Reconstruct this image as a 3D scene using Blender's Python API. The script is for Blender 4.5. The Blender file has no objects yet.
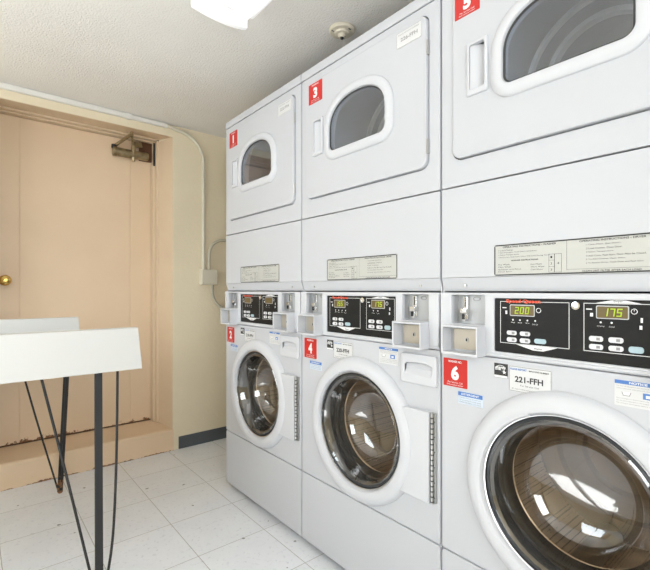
import bpy, bmesh, math
from math import sin, cos, pi, radians
from mathutils import Vector, Matrix

sc = bpy.context.scene
col = sc.collection

# ------------------------------------------------------------------ camera, world, lights, exposure
HEAD = math.atan(355 / 430)
cam_d = bpy.data.cameras.new('camera')
cam = bpy.data.objects.new('camera', cam_d)
col.objects.link(cam)
cam.location = (0, 0, 1.066)
cam.rotation_euler = (pi / 2, 0, -HEAD)
cam_d.sensor_width = 36
cam_d.lens = 430 / 650 * 36
cam_d.shift_y = 5 / 650
cam_d.clip_start = 0.02
sc.camera = cam

sc.view_settings.view_transform = 'Standard'
sc.view_settings.look = 'None'
sc.view_settings.exposure = 0.03
sc.view_settings.gamma = 1
sc.view_settings.use_curve_mapping = False

world = bpy.data.worlds.new('world')
sc.world = world
world.use_nodes = True
bgn = world.node_tree.nodes['Background']
bgn.inputs[0].default_value = (0.75, 0.87, 1.0, 1)
bgn.inputs[1].default_value = 0.9


def area(name, loc, direction, sx, sy, power, color=(1, 1, 1)):
    d = bpy.data.lights.new(name, 'AREA')
    d.shape = 'RECTANGLE'
    d.size, d.size_y = sx, sy
    d.energy = power
    d.color = color
    o = bpy.data.objects.new(name, d)
    col.objects.link(o)
    o.location = loc
    o.rotation_euler = Vector(direction).to_track_quat('-Z', 'Y').to_euler()
    return o


area('added_window_fill', (-1.48, 1.70, 1.45), (1, 0.15, -0.38), 1.25, 1.1, 25, (0.92, 0.965, 1.0))  # added fill light at an unseen, assumed left window
area('added_rear_fill', (-0.35, -1.18, 1.45), (0.06, 1, -0.30), 1.3, 1.2, 38, (0.94, 0.97, 1.0))  # added fill light at an unseen, assumed rear window
added_sun_d = bpy.data.lights.new('added_sun', 'SUN')  # added sun through the unseen left window, bounces off the floor onto the ceiling
added_sun_d.energy = 31
added_sun_d.angle = radians(1)
added_sun_d.color = (1.0, 0.97, 0.94)
added_sun = bpy.data.objects.new('added_sun', added_sun_d)
col.objects.link(added_sun)
added_sun.location = (-4, 0.7, 4)
added_sun.rotation_euler = Vector((1, -0.7, -1.45)).to_track_quat('-Z', 'Y').to_euler()
LAMP = 0.9            # emission of the ceiling lamp diffusers

# ------------------------------------------------------------------ materials
def new_mat(name):
    m = bpy.data.materials.new(name)
    m.use_nodes = True
    nt = m.node_tree
    return m, nt, nt.nodes['Principled BSDF']


def pm(name, c, rough=0.5, metal=0.0, spec=0.5, coat=0.0, emit=None, es=0.0):
    m, nt, b = new_mat(name)
    b.inputs['Base Color'].default_value = (*c, 1)
    b.inputs['Roughness'].default_value = rough
    b.inputs['Metallic'].default_value = metal
    b.inputs['Specular IOR Level'].default_value = spec
    b.inputs['Coat Weight'].default_value = coat
    if emit:
        b.inputs['Emission Color'].default_value = (*emit, 1)
        b.inputs['Emission Strength'].default_value = es
    return m


def N(nt, t, **kw):
    n = nt.nodes.new(t)
    for k, v in kw.items():
        setattr(n, k, v)
    return n


def ramp(nt, src, stops):
    r = N(nt, 'ShaderNodeValToRGB')
    while len(r.color_ramp.elements) < len(stops):
        r.color_ramp.elements.new(0.5)
    for e, (p, c) in zip(r.color_ramp.elements, stops):
        e.position = p
        e.color = (*c, 1) if len(c) == 3 else c
    nt.links.new(src, r.inputs[0])
    return r


def noise(nt, scale, detail=3, rough=0.5, stretch=None):
    tc = N(nt, 'ShaderNodeTexCoord')
    n = N(nt, 'ShaderNodeTexNoise')
    n.inputs['Scale'].default_value = scale
    n.inputs['Detail'].default_value = detail
    n.inputs['Roughness'].default_value = rough
    if stretch:
        mp = N(nt, 'ShaderNodeMapping')
        mp.inputs['Scale'].default_value = stretch
        nt.links.new(tc.outputs['Object'], mp.inputs[0])
        nt.links.new(mp.outputs[0], n.inputs['Vector'])
    else:
        nt.links.new(tc.outputs['Object'], n.inputs['Vector'])
    return n


def bump(nt, b, src, strength, dist):
    n = N(nt, 'ShaderNodeBump')
    n.inputs['Strength'].default_value = strength
    n.inputs['Distance'].default_value = dist
    nt.links.new(src, n.inputs['Height'])
    nt.links.new(n.outputs[0], b.inputs['Normal'])


def mottled(name, c1, c2, scale, rough, bs=0.0, bscale=60, bd=0.004, coat=0.0):
    m, nt, b = new_mat(name)
    n = noise(nt, scale)
    r = ramp(nt, n.outputs['Fac'], [(0.3, c1), (0.7, c2)])
    nt.links.new(r.outputs[0], b.inputs['Base Color'])
    b.inputs['Roughness'].default_value = rough
    b.inputs['Coat Weight'].default_value = coat
    if bs:
        n2 = noise(nt, bscale, 4, 0.6)
        bump(nt, b, n2.outputs['Fac'], bs, bd)
    return m


M = {}
M['ceiling'] = mottled('ceiling_texture_paint', (0.86, 0.835, 0.795), (0.89, 0.865, 0.825), 4, 0.9, 0.9, 130, 0.006)
M['wall'] = mottled('cream_wall_paint', (0.77, 0.67, 0.49), (0.82, 0.72, 0.54), 3, 0.65, 0.35, 45, 0.004)
M['reveal'] = mottled('peach_plaster', (0.70, 0.545, 0.38), (0.73, 0.575, 0.405), 6, 0.55, 0.4, 40, 0.004)
M['white'] = pm('white_enamel', (0.56, 0.57, 0.60), 0.38, spec=0.3)
M['white_plastic'] = pm('white_plastic', (0.62, 0.63, 0.66), 0.38, spec=0.35)
M['laminate'] = pm('white_laminate', (0.66, 0.66, 0.64), 0.35)
M['grey_metal'] = pm('grey_painted_metal', (0.52, 0.53, 0.54), 0.35, metal=0.25)
M['chrome'] = pm('chrome', (0.75, 0.75, 0.76), 0.16, metal=1)
M['steel'] = pm('steel', (0.55, 0.55, 0.54), 0.3, metal=1)
M['beige_metal'] = pm('beige_metal', (0.52, 0.47, 0.40), 0.35, metal=0.5)
M['black_panel'] = pm('black_panel', (0.010, 0.010, 0.010), 0.45, spec=0.25)
M['dark'] = pm('dark_gap', (0.02, 0.02, 0.02), 0.6)
M['rubber'] = pm('dark_rubber', (0.035, 0.037, 0.04), 0.35)
M['smoke'] = pm('dark_plastic', (0.03, 0.033, 0.037), 0.15)
M['red'] = pm('red_sticker', (0.56, 0.018, 0.012), 0.4)
M['blue'] = pm('blue_ink', (0.08, 0.20, 0.52), 0.5)
M['lightblue'] = pm('pale_blue_sticker', (0.62, 0.70, 0.80), 0.5)
M['paper'] = pm('white_sticker', (0.68, 0.68, 0.68), 0.45)
M['ivory'] = pm('ivory_sticker', (0.52, 0.52, 0.485), 0.45)
M['ink'] = pm('black_ink', (0.03, 0.03, 0.03), 0.6)
M['greyink'] = pm('grey_ink', (0.30, 0.30, 0.30), 0.6)
M['whiteink'] = pm('white_ink', (0.82, 0.82, 0.82), 0.5)
M['glowink'] = pm('orange_glow_ink', (0.9, 0.28, 0.14), 0.5)  # orange stands in for the glow round the red letters
M['redink'] = pm('red_ink', (0.75, 0.03, 0.01), 0.5)
M['green'] = pm('lit_green_digits', (0.1, 0.2, 0.0), 0.5, emit=(0.50, 0.60, 0.03), es=0.85)
M['display'] = pm('display_window', (0.13, 0.09, 0.025), 0.3)
M['bluebutton'] = pm('pale_blue_button', (0.42, 0.56, 0.62), 0.4)
M['button'] = pm('pale_button', (0.70, 0.70, 0.72), 0.4)
M['brass'] = pm('brass', (0.62, 0.42, 0.13), 0.22, metal=1)
M['base_vinyl'] = pm('grey_vinyl', (0.085, 0.095, 0.105), 0.45)
M['conduit'] = pm('cream_painted_metal', (0.66, 0.61, 0.49), 0.45)
M['raceway'] = pm('white_painted_raceway', (0.78, 0.76, 0.71), 0.45)
M['flex'] = pm('grey_cream_conduit', (0.50, 0.46, 0.36), 0.5)
M['detector'] = pm('cream_plastic', (0.72, 0.66, 0.54), 0.45)
M['lampwhite'] = pm('lamp_white_plastic', (0.88, 0.88, 0.88), 0.4, emit=(1, 1, 1), es=0.3)
M['lamp'] = pm('lamp_diffuser', (0.9, 0.9, 0.9), 0.4, emit=(1.0, 0.98, 0.95), es=LAMP)
M['pane'] = None


def glass(name, tint, ior=1.5, rough=0.02):
    """thin window glass: fresnel mix of see-through and mirror"""
    m = bpy.data.materials.new(name)
    m.use_nodes = True
    nt = m.node_tree
    nt.nodes.remove(nt.nodes['Principled BSDF'])
    out = nt.nodes['Material Output']
    t = N(nt, 'ShaderNodeBsdfTransparent')
    t.inputs[0].default_value = (*tint, 1)
    g = N(nt, 'ShaderNodeBsdfGlossy')
    g.inputs['Color'].default_value = (1, 1, 1, 1)
    g.inputs['Roughness'].default_value = rough
    fr = N(nt, 'ShaderNodeFresnel')
    geo = N(nt, 'ShaderNodeNewGeometry')
    mr = N(nt, 'ShaderNodeMapRange')          # same reflectance from either face of the thin sheet
    mr.inputs['To Min'].default_value = ior
    mr.inputs['To Max'].default_value = 1 / ior
    nt.links.new(geo.outputs['Backfacing'], mr.inputs['Value'])
    nt.links.new(mr.outputs[0], fr.inputs[0])
    mx = N(nt, 'ShaderNodeMixShader')
    nt.links.new(fr.outputs[0], mx.inputs[0])
    nt.links.new(t.outputs[0], mx.inputs[1])
    nt.links.new(g.outputs[0], mx.inputs[2])
    nt.links.new(mx.outputs[0], out.inputs[0])
    return m


M['bowl'] = glass('washer_door_glass', (0.80, 0.75, 0.68), 2.3, 0.03)  # brown tint puts tan room reflections into the glass
M['dryer_glass'] = glass('dryer_door_glass', (0.90, 0.93, 0.97), 2.0, 0.03)
M['pane'] = glass('added_window_pane', (0.95, 0.97, 0.97), 1.45, 0.0)

# perforated drum steel, tan room reflection put into its warm colour
m, nt, b = new_mat('perforated_drum_steel')
tc = N(nt, 'ShaderNodeTexCoord')
v = N(nt, 'ShaderNodeTexVoronoi')
v.inputs['Scale'].default_value = 130
v.inputs['Randomness'].default_value = 0.15
nt.links.new(tc.outputs['Object'], v.inputs['Vector'])
r = ramp(nt, v.outputs['Distance'], [(0.24, (0.03, 0.025, 0.02)), (0.32, (0.80, 0.68, 0.54))])
nt.links.new(r.outputs[0], b.inputs['Base Color'])
b.inputs['Metallic'].default_value = 0.25
b.inputs['Roughness'].default_value = 0.28
M['drum'] = m
M['drum_back'] = pm('steel_brown_reflection', (0.58, 0.48, 0.38), 0.25, metal=0.5)  # brown stands in for the tan room reflected in the steel
m2 = pm('dryer_drum_steel', (0.46, 0.50, 0.57), 0.35, metal=0.1)
M['dryer_drum'] = m2
M['rim'] = pm('bright_rim', (0.85, 0.85, 0.86), 0.3)

# vinyl floor tiles with thin joints, flecks and scuffs
m, nt, b = new_mat('speckled_vinyl_tile')
tc = N(nt, 'ShaderNodeTexCoord')
mp = N(nt, 'ShaderNodeMapping')
mp.inputs['Location'].default_value = (-1.010 + 0.305 * 8, -1.955 + 0.305 * 12, 0)
nt.links.new(tc.outputs['Object'], mp.inputs[0])
br = N(nt, 'ShaderNodeTexBrick')
br.offset = 0.0
br.inputs['Scale'].default_value = 1
br.inputs['Brick Width'].default_value = 0.305
br.inputs['Row Height'].default_value = 0.305
br.inputs['Mortar Size'].default_value = 0.0016
br.inputs['Mortar Smooth'].default_value = 0.2
br.inputs['Bias'].default_value = 0
br.inputs['Color1'].default_value = (0.86, 0.875, 0.90, 1)
br.inputs['Color2'].default_value = (0.89, 0.905, 0.93, 1)
br.inputs['Mortar'].default_value = (0.5, 0.48, 0.45, 1)
nt.links.new(mp.outputs[0], br.inputs['Vector'])
n1 = noise(nt, 55, 2, 0.6)
r1 = ramp(nt, n1.outputs['Fac'], [(0.25, (0.82, 0.82, 0.84)), (0.42, (1, 1, 1)), (1, (1, 1, 1))])
n2 = noise(nt, 3.5, 4, 0.6)
r2 = ramp(nt, n2.outputs['Fac'], [(0.3, (0.94, 0.94, 0.95)), (0.6, (1, 1, 1))])
n3 = noise(nt, 24, 1, 0.4)
r3 = ramp(nt, n3.outputs['Fac'], [(0.215, (0.35, 0.32, 0.30)), (0.235, (1, 1, 1))])
cur = br.outputs['Color']
for rr in (r1, r2, r3):
    mx = N(nt, 'ShaderNodeMix', data_type='RGBA', blend_type='MULTIPLY')
    mx.inputs[0].default_value = 1.0
    nt.links.new(cur, mx.inputs[6])
    nt.links.new(rr.outputs[0], mx.inputs[7])
    cur = mx.outputs[2]
nt.links.new(cur, b.inputs['Base Color'])
b.inputs['Roughness'].default_value = 0.38
M['floor'] = m


def stained(name, base1, base2, z0, z1, amount, rough=0.5, scale=22):
    """paint with chipped rusty patches of their own shape concentrated between world heights z0..z1"""
    m, nt, b = new_mat(name)
    n = noise(nt, 4)
    r = ramp(nt, n.outputs['Fac'], [(0.3, base1), (0.7, base2)])
    geo = N(nt, 'ShaderNodeNewGeometry')
    sep = N(nt, 'ShaderNodeSeparateXYZ')
    nt.links.new(geo.outputs['Position'], sep.inputs[0])
    mr = N(nt, 'ShaderNodeMapRange')
    mr.inputs['From Min'].default_value = z0
    mr.inputs['From Max'].default_value = z1
    mr.inputs['To Min'].default_value = amount
    mr.inputs['To Max'].default_value = 0
    nt.links.new(sep.outputs['Z'], mr.inputs['Value'])
    n2 = noise(nt, scale, 5, 0.65)
    ad = N(nt, 'ShaderNodeMath', operation='ADD')
    nt.links.new(mr.outputs[0], ad.inputs[0])
    nt.links.new(n2.outputs['Fac'], ad.inputs[1])
    mask = ramp(nt, ad.outputs[0], [(0.76, (0, 0, 0)), (0.80, (1, 1, 1))])
    n3 = noise(nt, 70, 3)
    rust = ramp(nt, n3.outputs['Fac'], [(0.35, (0.10, 0.045, 0.02)), (0.65, (0.35, 0.17, 0.07))])
    mx = N(nt, 'ShaderNodeMix', data_type='RGBA')
    nt.links.new(mask.outputs[0], mx.inputs[0])
    nt.links.new(r.outputs[0], mx.inputs[6])
    nt.links.new(rust.outputs[0], mx.inputs[7])
    nt.links.new(mx.outputs[2], b.inputs['Base Color'])
    b.inputs['Roughness'].default_value = rough
    return m


M['door'] = stained('peach_door_paint', (0.755, 0.575, 0.395), (0.785, 0.60, 0.415), 0.160, 0.215, 0.34, 0.42)
M['sill'] = stained('peach_sill_paint', (0.76, 0.57, 0.385), (0.79, 0.60, 0.41), 0.0, 0.02, 0.36, 0.5)
M['groove'] = pm('door_groove', (0.30, 0.20, 0.13), 0.6)
M['bronze'] = mottled('aged_bronze', (0.20, 0.15, 0.08), (0.42, 0.35, 0.22), 25, 0.35)
M['bronze'].node_tree.nodes['Principled BSDF'].inputs['Metallic'].default_value = 0.7
M['brownplate'] = pm('dark_brown_plate', (0.10, 0.045, 0.02), 0.5, metal=0.3)
M['leg'] = stained('black_leg_paint', (0.012, 0.012, 0.013), (0.02, 0.02, 0.022), 0.0, 0.16, 0.36, 0.6, 40)

# ------------------------------------------------------------------ mesh helpers
def obj(name, bm, mat, parent=None, smooth=True, recalc=True, mats=None):
    if recalc:
        bmesh.ops.recalc_face_normals(bm, faces=bm.faces[:])
    me = bpy.data.meshes.new(name)
    for f in bm.faces:
        f.smooth = smooth
    bm.to_mesh(me)
    bm.free()
    for mm in (mats or [mat]):
        me.materials.append(mm)
    if smooth:
        me.set_sharp_from_angle(angle=radians(32))
    o = bpy.data.objects.new(name, me)
    col.objects.link(o)
    if parent:
        o.parent = parent
    if smooth:
        wn = o.modifiers.new('weighted_normals', 'WEIGHTED_NORMAL')
        wn.keep_sharp = True
        wn.weight = 80
    return o


def box(bm, x0, x1, y0, y1, z0, z1, bev=0.0, seg=2, mi=0):
    r = bmesh.ops.create_cube(bm, size=1)
    vs = r['verts']
    for q in vs:
        q.co = Vector((x0 + (q.co.x + .5) * (x1 - x0), y0 + (q.co.y + .5) * (y1 - y0), z0 + (q.co.z + .5) * (z1 - z0)))
    fs = list({f for q in vs for f in q.link_faces})
    for f in fs:
        f.material_index = mi
    if bev > 0:
        es = list({e for q in vs for e in q.link_edges})
        bmesh.ops.bevel(bm, geom=es, offset=bev, segments=seg, affect='EDGES', profile=0.5)
    return vs


def lathe(bm, cx, cz, prof, n=96, mi=0, y0=0.0, close=True):
    """revolve (r, y) pairs about the y axis through (cx, cz)"""
    loops = []
    for (r, y) in prof:
        if r < 1e-6:
            loops.append([bm.verts.new((cx, y + y0, cz))])
        else:
            loops.append([bm.verts.new((cx + r * cos(2 * pi * i / n), y + y0, cz + r * sin(2 * pi * i / n))) for i in range(n)])
    for a, b_ in zip(loops, loops[1:]):
        for i in range(n):
            j = (i + 1) % n
            if len(a) == 1 and len(b_) == 1:
                continue
            if len(a) == 1:
                f = bm.faces.new((a[0], b_[j], b_[i]))
            elif len(b_) == 1:
                f = bm.faces.new((a[i], a[j], b_[0]))
            else:
                f = bm.faces.new((a[i], a[j], b_[j], b_[i]))
            f.material_index = mi


def rrect(x0, x1, z0, z1, r=0.0, n=6):
    if r <= 0:
        return [(x0, z0), (x1, z0), (x1, z1), (x0, z1)]
    pts = []
    for cx, cz, a0 in ((x1 - r, z0 + r, -90), (x1 - r, z1 - r, 0), (x0 + r, z1 - r, 90), (x0 + r, z0 + r, 180)):
        for i in range(n + 1):
            a = radians(a0 + 90 * i / n)
            pts.append((cx + r * cos(a), cz + r * sin(a)))
    return pts


def circ(cx, cz, r, n=96):
    return [(cx + r * cos(2 * pi * i / n), cz + r * sin(2 * pi * i / n)) for i in range(n)]


def offs(pts, d):
    """offset a counter-clockwise outline outwards by d"""
    n = len(pts)
    out = []
    for i in range(n):
        p0, p1, p2 = Vector(pts[i - 1]), Vector(pts[i]), Vector(pts[(i + 1) % n])
        e1 = (p1 - p0).normalized()
        e2 = (p2 - p1).normalized()
        n1 = Vector((e1.y, -e1.x))
        n2 = Vector((e2.y, -e2.x))
        nn = (n1 + n2).normalized()
        k = max(0.35, nn.dot(n1))
        out.append(tuple(p1 + nn * (d / k)))
    return out


def sweep(bm, pts, prof, mi=0, cap0=False, cap1=False):
    """rings of the outline offset by prof[i][0] at depth prof[i][1]"""
    loops = []
    for d, y in prof:
        loops.append([bm.verts.new((p[0], y, p[1])) for p in (offs(pts, d) if d else pts)])
    n = len(pts)
    for a, b_ in zip(loops, loops[1:]):
        for i in range(n):
            j = (i + 1) % n
            bm.faces.new((a[i], a[j], b_[j], b_[i])).material_index = mi
    if cap0:
        bm.faces.new(loops[0]).material_index = mi
    if cap1:
        bm.faces.new(loops[-1]).material_index = mi
    return loops


def loop_edges(bm, loop):
    es = []
    for i in range(len(loop)):
        a, b_ = loop[i], loop[(i + 1) % len(loop)]
        e = bm.edges.get((a, b_)) or bm.edges.new((a, b_))
        es.append(e)
    return es


def plate(bm, pts, yb, yf, bev=0.002, holes=(), mi=0, back=True):
    """panel in the xz plane from depth yb (back) to yf (front) with rounded rim and optional holes"""
    b_ = bev
    prof = [(0, yb), (0, yf + b_), (-b_ * 0.3, yf + b_ * 0.3), (-b_, yf)] if b_ > 0 else [(0, yb), (0, yf)]
    if not holes:
        sweep(bm, pts, prof, mi, cap0=back, cap1=True)
        return
    outer = sweep(bm, pts, prof, mi)
    ends = [outer[-1]]
    backs = [outer[0]]
    for h in holes:
        hp = [(0, yb), (0, yf + b_), (b_ * 0.3, yf + b_ * 0.3), (b_, yf)] if b_ > 0 else [(0, yb), (0, yf)]
        hl = sweep(bm, h, hp, mi)
        ends.append(hl[-1])
        backs.append(hl[0])
    for grp in ([ends, backs] if back else [ends]):
        es = []
        for lp in grp:
            es += loop_edges(bm, lp)
        r = bmesh.ops.triangle_fill(bm, edges=es, use_beauty=True, use_dissolve=False)
        for g in r['geom']:
            if isinstance(g, bmesh.types.BMFace):
                g.material_index = mi


def tube(bm, pts, r, n=12, mi=0, caps=True):
    """tube through 3-D points (r: number or list)"""
    P = [Vector(p) for p in pts]
    rs = r if isinstance(r, (list, tuple)) else [r] * len(P)
    prev = None
    loops = []
    for i, p in enumerate(P):
        t = ((P[min(i + 1, len(P) - 1)] - P[max(i - 1, 0)])).normalized()
        if prev is None:
            up = Vector((0, 0, 1)) if abs(t.z) < 0.9 else Vector((1, 0, 0))
            a = t.cross(up).normalized()
        else:
            a = (prev - t * prev.dot(t)).normalized()
        prev = a
        c = t.cross(a)
        loops.append([bm.verts.new(p + (a * cos(2 * pi * k / n) + c * sin(2 * pi * k / n)) * rs[i]) for k in range(n)])
    for a, b_ in zip(loops, loops[1:]):
        for k in range(n):
            j = (k + 1) % n
            bm.faces.new((a[k], a[j], b_[j], b_[k])).material_index = mi
    if caps:
        bm.faces.new(loops[0][::-1]).material_index = mi
        bm.faces.new(loops[-1]).material_index = mi


def smooth_path(pts, n=8):
    """Catmull-Rom"""
    P = [Vector(p) for p in pts]
    P = [2 * P[0] - P[1]] + P + [2 * P[-1] - P[-2]]
    out = []
    for i in range(1, len(P) - 2):
        for k in range(n):
            t = k / n
            a, b_, c, d = P[i - 1], P[i], P[i + 1], P[i + 2]
            out.append(0.5 * ((2 * b_) + (c - a) * t + (2 * a - 5 * b_ + 4 * c - d) * t * t + (3 * b_ - a - 3 * c + d) * t ** 3))
    out.append(P[-2])
    return out


def quad(bm, x0, x1, z0, z1, y, mi=0):
    vs = [bm.verts.new(c) for c in ((x0, y, z0), (x1, y, z0), (x1, y, z1), (x0, y, z1))]
    bm.faces.new(vs).material_index = mi


def text(bm, s, x0, x1, z0, z1, y, mi=0, bold=0.0, shear=0.0, keep=False):
    """lettering stretched to a rectangle of the xz plane, facing -y"""
    c = bpy.data.curves.new('t', 'FONT')
    c.body = s
    c.size = 1
    c.offset = bold
    c.shear = shear
    c.resolution_u = 3
    o = bpy.data.objects.new('t', c)
    col.objects.link(o)
    bpy.context.view_layer.update()
    me = bpy.data.meshes.new_from_object(o.evaluated_get(bpy.context.evaluated_depsgraph_get()))
    bpy.data.objects.remove(o)
    bpy.data.curves.remove(c)
    xs = [p.co.x for p in me.vertices]
    ys = [p.co.y for p in me.vertices]
    ax, bx, ay, by = min(xs), max(xs), min(ys), max(ys)
    sz = (z1 - z0) / (by - ay)
    sx = (x1 - x0) / (bx - ax)
    xo = x0
    if keep:
        w = (bx - ax) * sz
        if w < (x1 - x0):
            sx = sz
    vs = [bm.verts.new((xo + (p.co.x - ax) * sx, y, z0 + (p.co.y - ay) * sz)) for p in me.vertices]
    for p in me.polygons:
        try:
            bm.faces.new([vs[i] for i in p.vertices]).material_index = mi
        except ValueError:
            pass
    bpy.data.meshes.remove(me)


def face_front(bm):
    bm.normal_update()
    for f in bm.faces:
        if f.normal.y > 0:
            f.normal_flip()


def empty(name, loc=(0, 0, 0), rz=0.0):
    o = bpy.data.objects.new(name, None)
    o.empty_display_size = 0.1
    col.objects.link(o)
    o.location = loc
    o.rotation_euler = (0, 0, rz)
    return o


def tag(o, label=None, cat=None, group=None, kind=None):
    if label:
        o['label'] = label
    if cat:
        o['category'] = cat
    if group:
        o['group'] = group
    if kind:
        o['kind'] = kind
    return o


def struct(name, bm, mat, parent=None, **kw):
    o = obj(name, bm, mat, parent, **kw)
    if not parent:
        o['kind'] = 'structure'
    return o


def wall_prism(bm, pts_xy, z0, z1):
    lo = [bm.verts.new((x, y, z0)) for x, y in pts_xy]
    hi = [bm.verts.new((x, y, z1)) for x, y in pts_xy]
    n = len(lo)
    for i in range(n):
        j = (i + 1) % n
        bm.faces.new((lo[i], lo[j], hi[j], hi[i]))
    bm.faces.new(lo[::-1])
    bm.faces.new(hi)


# ------------------------------------------------------------------ room
XL, XR, YB, YW, CZ = -1.40, 1.86, -1.10, 2.85, 2.16
bm = bmesh.new(); box(bm, XL - .15, XR + .15, YB - .15, 3.3, -0.1, 0); struct('floor', bm, M['floor'], smooth=False)
bm = bmesh.new(); box(bm, XL - .15, XR + .15, YB - .15, 3.3, CZ, CZ + .1); struct('ceiling', bm, M['ceiling'], smooth=False)
bm = bmesh.new(); box(bm, XR, XR + .15, YB - .15, 3.3, 0, CZ); struct('wall_right', bm, M['wall'], smooth=False)
# left wall and rear wall with openings for the added, unseen windows
def wall_with_opening(name, horizontal, c0, c1, a0, a1, o0, o1, z0, z1):
    bm = bmesh.new()
    for (u0, u1, w0, w1) in ((a0, o0, 0, CZ), (o1, a1, 0, CZ), (o0, o1, 0, z0), (o0, o1, z1, CZ)):
        if horizontal:
            box(bm, u0, u1, c0, c1, w0, w1)
        else:
            box(bm, c0, c1, u0, u1, w0, w1)
    return struct(name, bm, M['wall'], smooth=False)


wall_with_opening('wall_left', False, XL - .15, XL, YB, 3.3, 1.05, 2.35, 0.88, 2.02)
wall_with_opening('wall_rear', True, YB - .15, YB, XL - .15, XR, -1.03, 0.33, 0.83, 2.07)


def window(name, horizontal, c, o0, o1, z0, z1):  # both windows are unseen, added to let light into the room
    bm = bmesh.new()
    t = 0.045
    mid = (o0 + o1) / 2
    for (u0, u1, w0, w1) in ((o0, o1, z0, z0 + t), (o0, o1, z1 - t, z1), (o0, o0 + t, z0 + t, z1 - t), (o1 - t, o1, z0 + t, z1 - t),
                             (mid - t / 2, mid + t / 2, z0 + t, z1 - t)):
        if horizontal:
            box(bm, u0, u1, c - .02, c + .02, w0, w1, .003)
        else:
            box(bm, c - .02, c + .02, u0, u1, w0, w1, .003)
    w = struct(name, bm, M['white_plastic'])
    bm = bmesh.new()
    if horizontal:
        box(bm, o0 + t, o1 - t, c - .002, c + .002, z0 + t, z1 - t)
    else:
        box(bm, c - .002, c + .002, o0 + t, o1 - t, z0 + t, z1 - t)
    obj('pane', bm, M['pane'], w, smooth=False)
    return w


window('added_window_1', False, XL - .11, 1.05, 2.35, 0.88, 2.02)  # added out of frame for the left fill and the sun
window('added_window_2', True, YB - .11, -1.03, 0.33, 0.83, 2.07)  # added out of frame for the rear fill

# door wall with a splayed recess around the door
NX0, NX1 = 0.035, 1.041       # recess edges at the wall face
bm = bmesh.new()
wall_prism(bm, [(NX1, YW), (XR, YW), (XR, 3.3), (NX1 - .034, 3.3), (NX1 - .034, 3.02)], 0, CZ)
wall_prism(bm, [(XL, YW), (NX0, YW), (NX0 + .034, 3.02), (NX0 + .034, 3.3), (XL, 3.3)], 0, CZ)
# header with sloping soffit
x0, x1 = NX0 - 0.0, NX1 + 0.0
pr = [(YW, 2.085), (3.02, 2.104), (3.3, 2.104), (3.3, CZ), (YW, CZ)]
lo = [bm.verts.new((x0, y, z)) for y, z in pr]
hi = [bm.verts.new((x1, y, z)) for y, z in pr]
for i in range(5):
    j = (i + 1) % 5
    bm.faces.new((lo[i], lo[j], hi[j], hi[i]))
bm.faces.new(lo[::-1]); bm.faces.new(hi)
struct('wall_door', bm, M['wall'], smooth=False)

# peach painted lining of the recess (reveals and soffit, thin plaster skin)
bm = bmesh.new()
e = 0.002
wall_prism(bm, [(NX1 - e - .001, YW + .004), (NX1 - .001, YW + .004), (NX1 - .034, 3.02), (NX1 - .034 - e, 3.02)], 0.14, 2.086)
wall_prism(bm, [(NX0 + e + .001, YW + .004), (NX0 + .001, YW + .004), (NX0 + .034, 3.02), (NX0 + .034 + e, 3.02)], 0.14, 2.086)
pr = [(YW + .004, 2.083), (YW + .004, 2.0856), (3.02, 2.104), (3.02, 2.1015)]
lo = [bm.verts.new((NX0 + .002, y, z)) for y, z in pr]
hi = [bm.verts.new((NX1 - .002, y, z)) for y, z in pr]
for i in range(4):
    j = (i + 1) % 4
    bm.faces.new((lo[i], lo[j], hi[j], hi[i]))
bm.faces.new(lo[::-1]); bm.faces.new(hi)
struct('trim_1', bm, M['reveal'], smooth=False)

# door frame: casing and stop moulding
bm = bmesh.new()
for (a, b_, ya, yb, zt) in ((0.0, 0.016, 3.02, 3.16, 2.1015), (0.016, 0.030, 3.055, 3.16, 2.086)):
    box(bm, 1.007 - b_, 1.007 - a, ya, yb, 0.155, zt, .002)
    box(bm, 0.069 + a, 0.069 + b_, ya, yb, 0.155, zt, .002)
box(bm, 0.069, 1.007, 3.02, 3.16, 2.0915, 2.1035, .002)
box(bm, 0.085, 0.991, 3.055, 3.16, 2.084, 2.0915, .002)
struct('trim_2', bm, M['reveal'])

# raised sill / kerb under the door
bm = bmesh.new()
pr = [(YW - .004, 0), (YW - .004, 0.132), (YW + .006, 0.141), (3.02, 0.150), (3.095, 0.156), (3.3, 0.156), (3.3, 0)]
lo = [bm.verts.new((NX0 - .0, y, z)) for y, z in pr]
hi = [bm.verts.new((NX1 + .004, y, z)) for y, z in pr]
for i in range(len(pr)):
    j = (i + 1) % len(pr)
    bm.faces.new((lo[i], lo[j], hi[j], hi[i]))
bm.faces.new(lo[::-1]); bm.faces.new(hi)
struct('trim_3', bm, M['sill'], smooth=False)

# door
bm = bmesh.new()
DX0, DX1, DZ0, DZ1 = 0.101, 0.9755, 0.166, 2.082
g = 0.0035
for (a, b_) in ((DX0, 0.225 - g / 2), (0.225 + g / 2, 0.839 - g / 2), (0.839 + g / 2, DX1)):
    box(bm, a, b_, 3.10, 3.14, DZ0, DZ1, .0015)
box(bm, DX0, DX1, 3.1035, 3.142, DZ0 + .001, DZ1 - .001, mi=0)
door = struct('door_1', bm, M['door'])
bm = bmesh.new()
cx, cz = 0.156, 1.122
lathe(bm, cx, cz, [(0, 3.0985), (.030, 3.0985), (.031, 3.094), (.026, 3.088), (.013, 3.084), (.011, 3.066), (.016, 3.058), (.026, 3.048), (.0275, 3.038), (.022, 3.028), (.010, 3.024), (.009, 3.026), (0, 3.026)], 40)
kn = obj('door_knob', bm, M['brass'], door)
bm = bmesh.new()
for z in (0.45, 1.15, 1.90):
    lathe(bm, 0, 0, [(0, 0)], 3) if False else None
    tube(bm, [(0.981, 3.088, z - .045), (0.981, 3.088, z + .045)], 0.0055, 10)
obj('door_hinge', bm, M['reveal'], door)
tag(door['kind'] and door, None)

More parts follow.
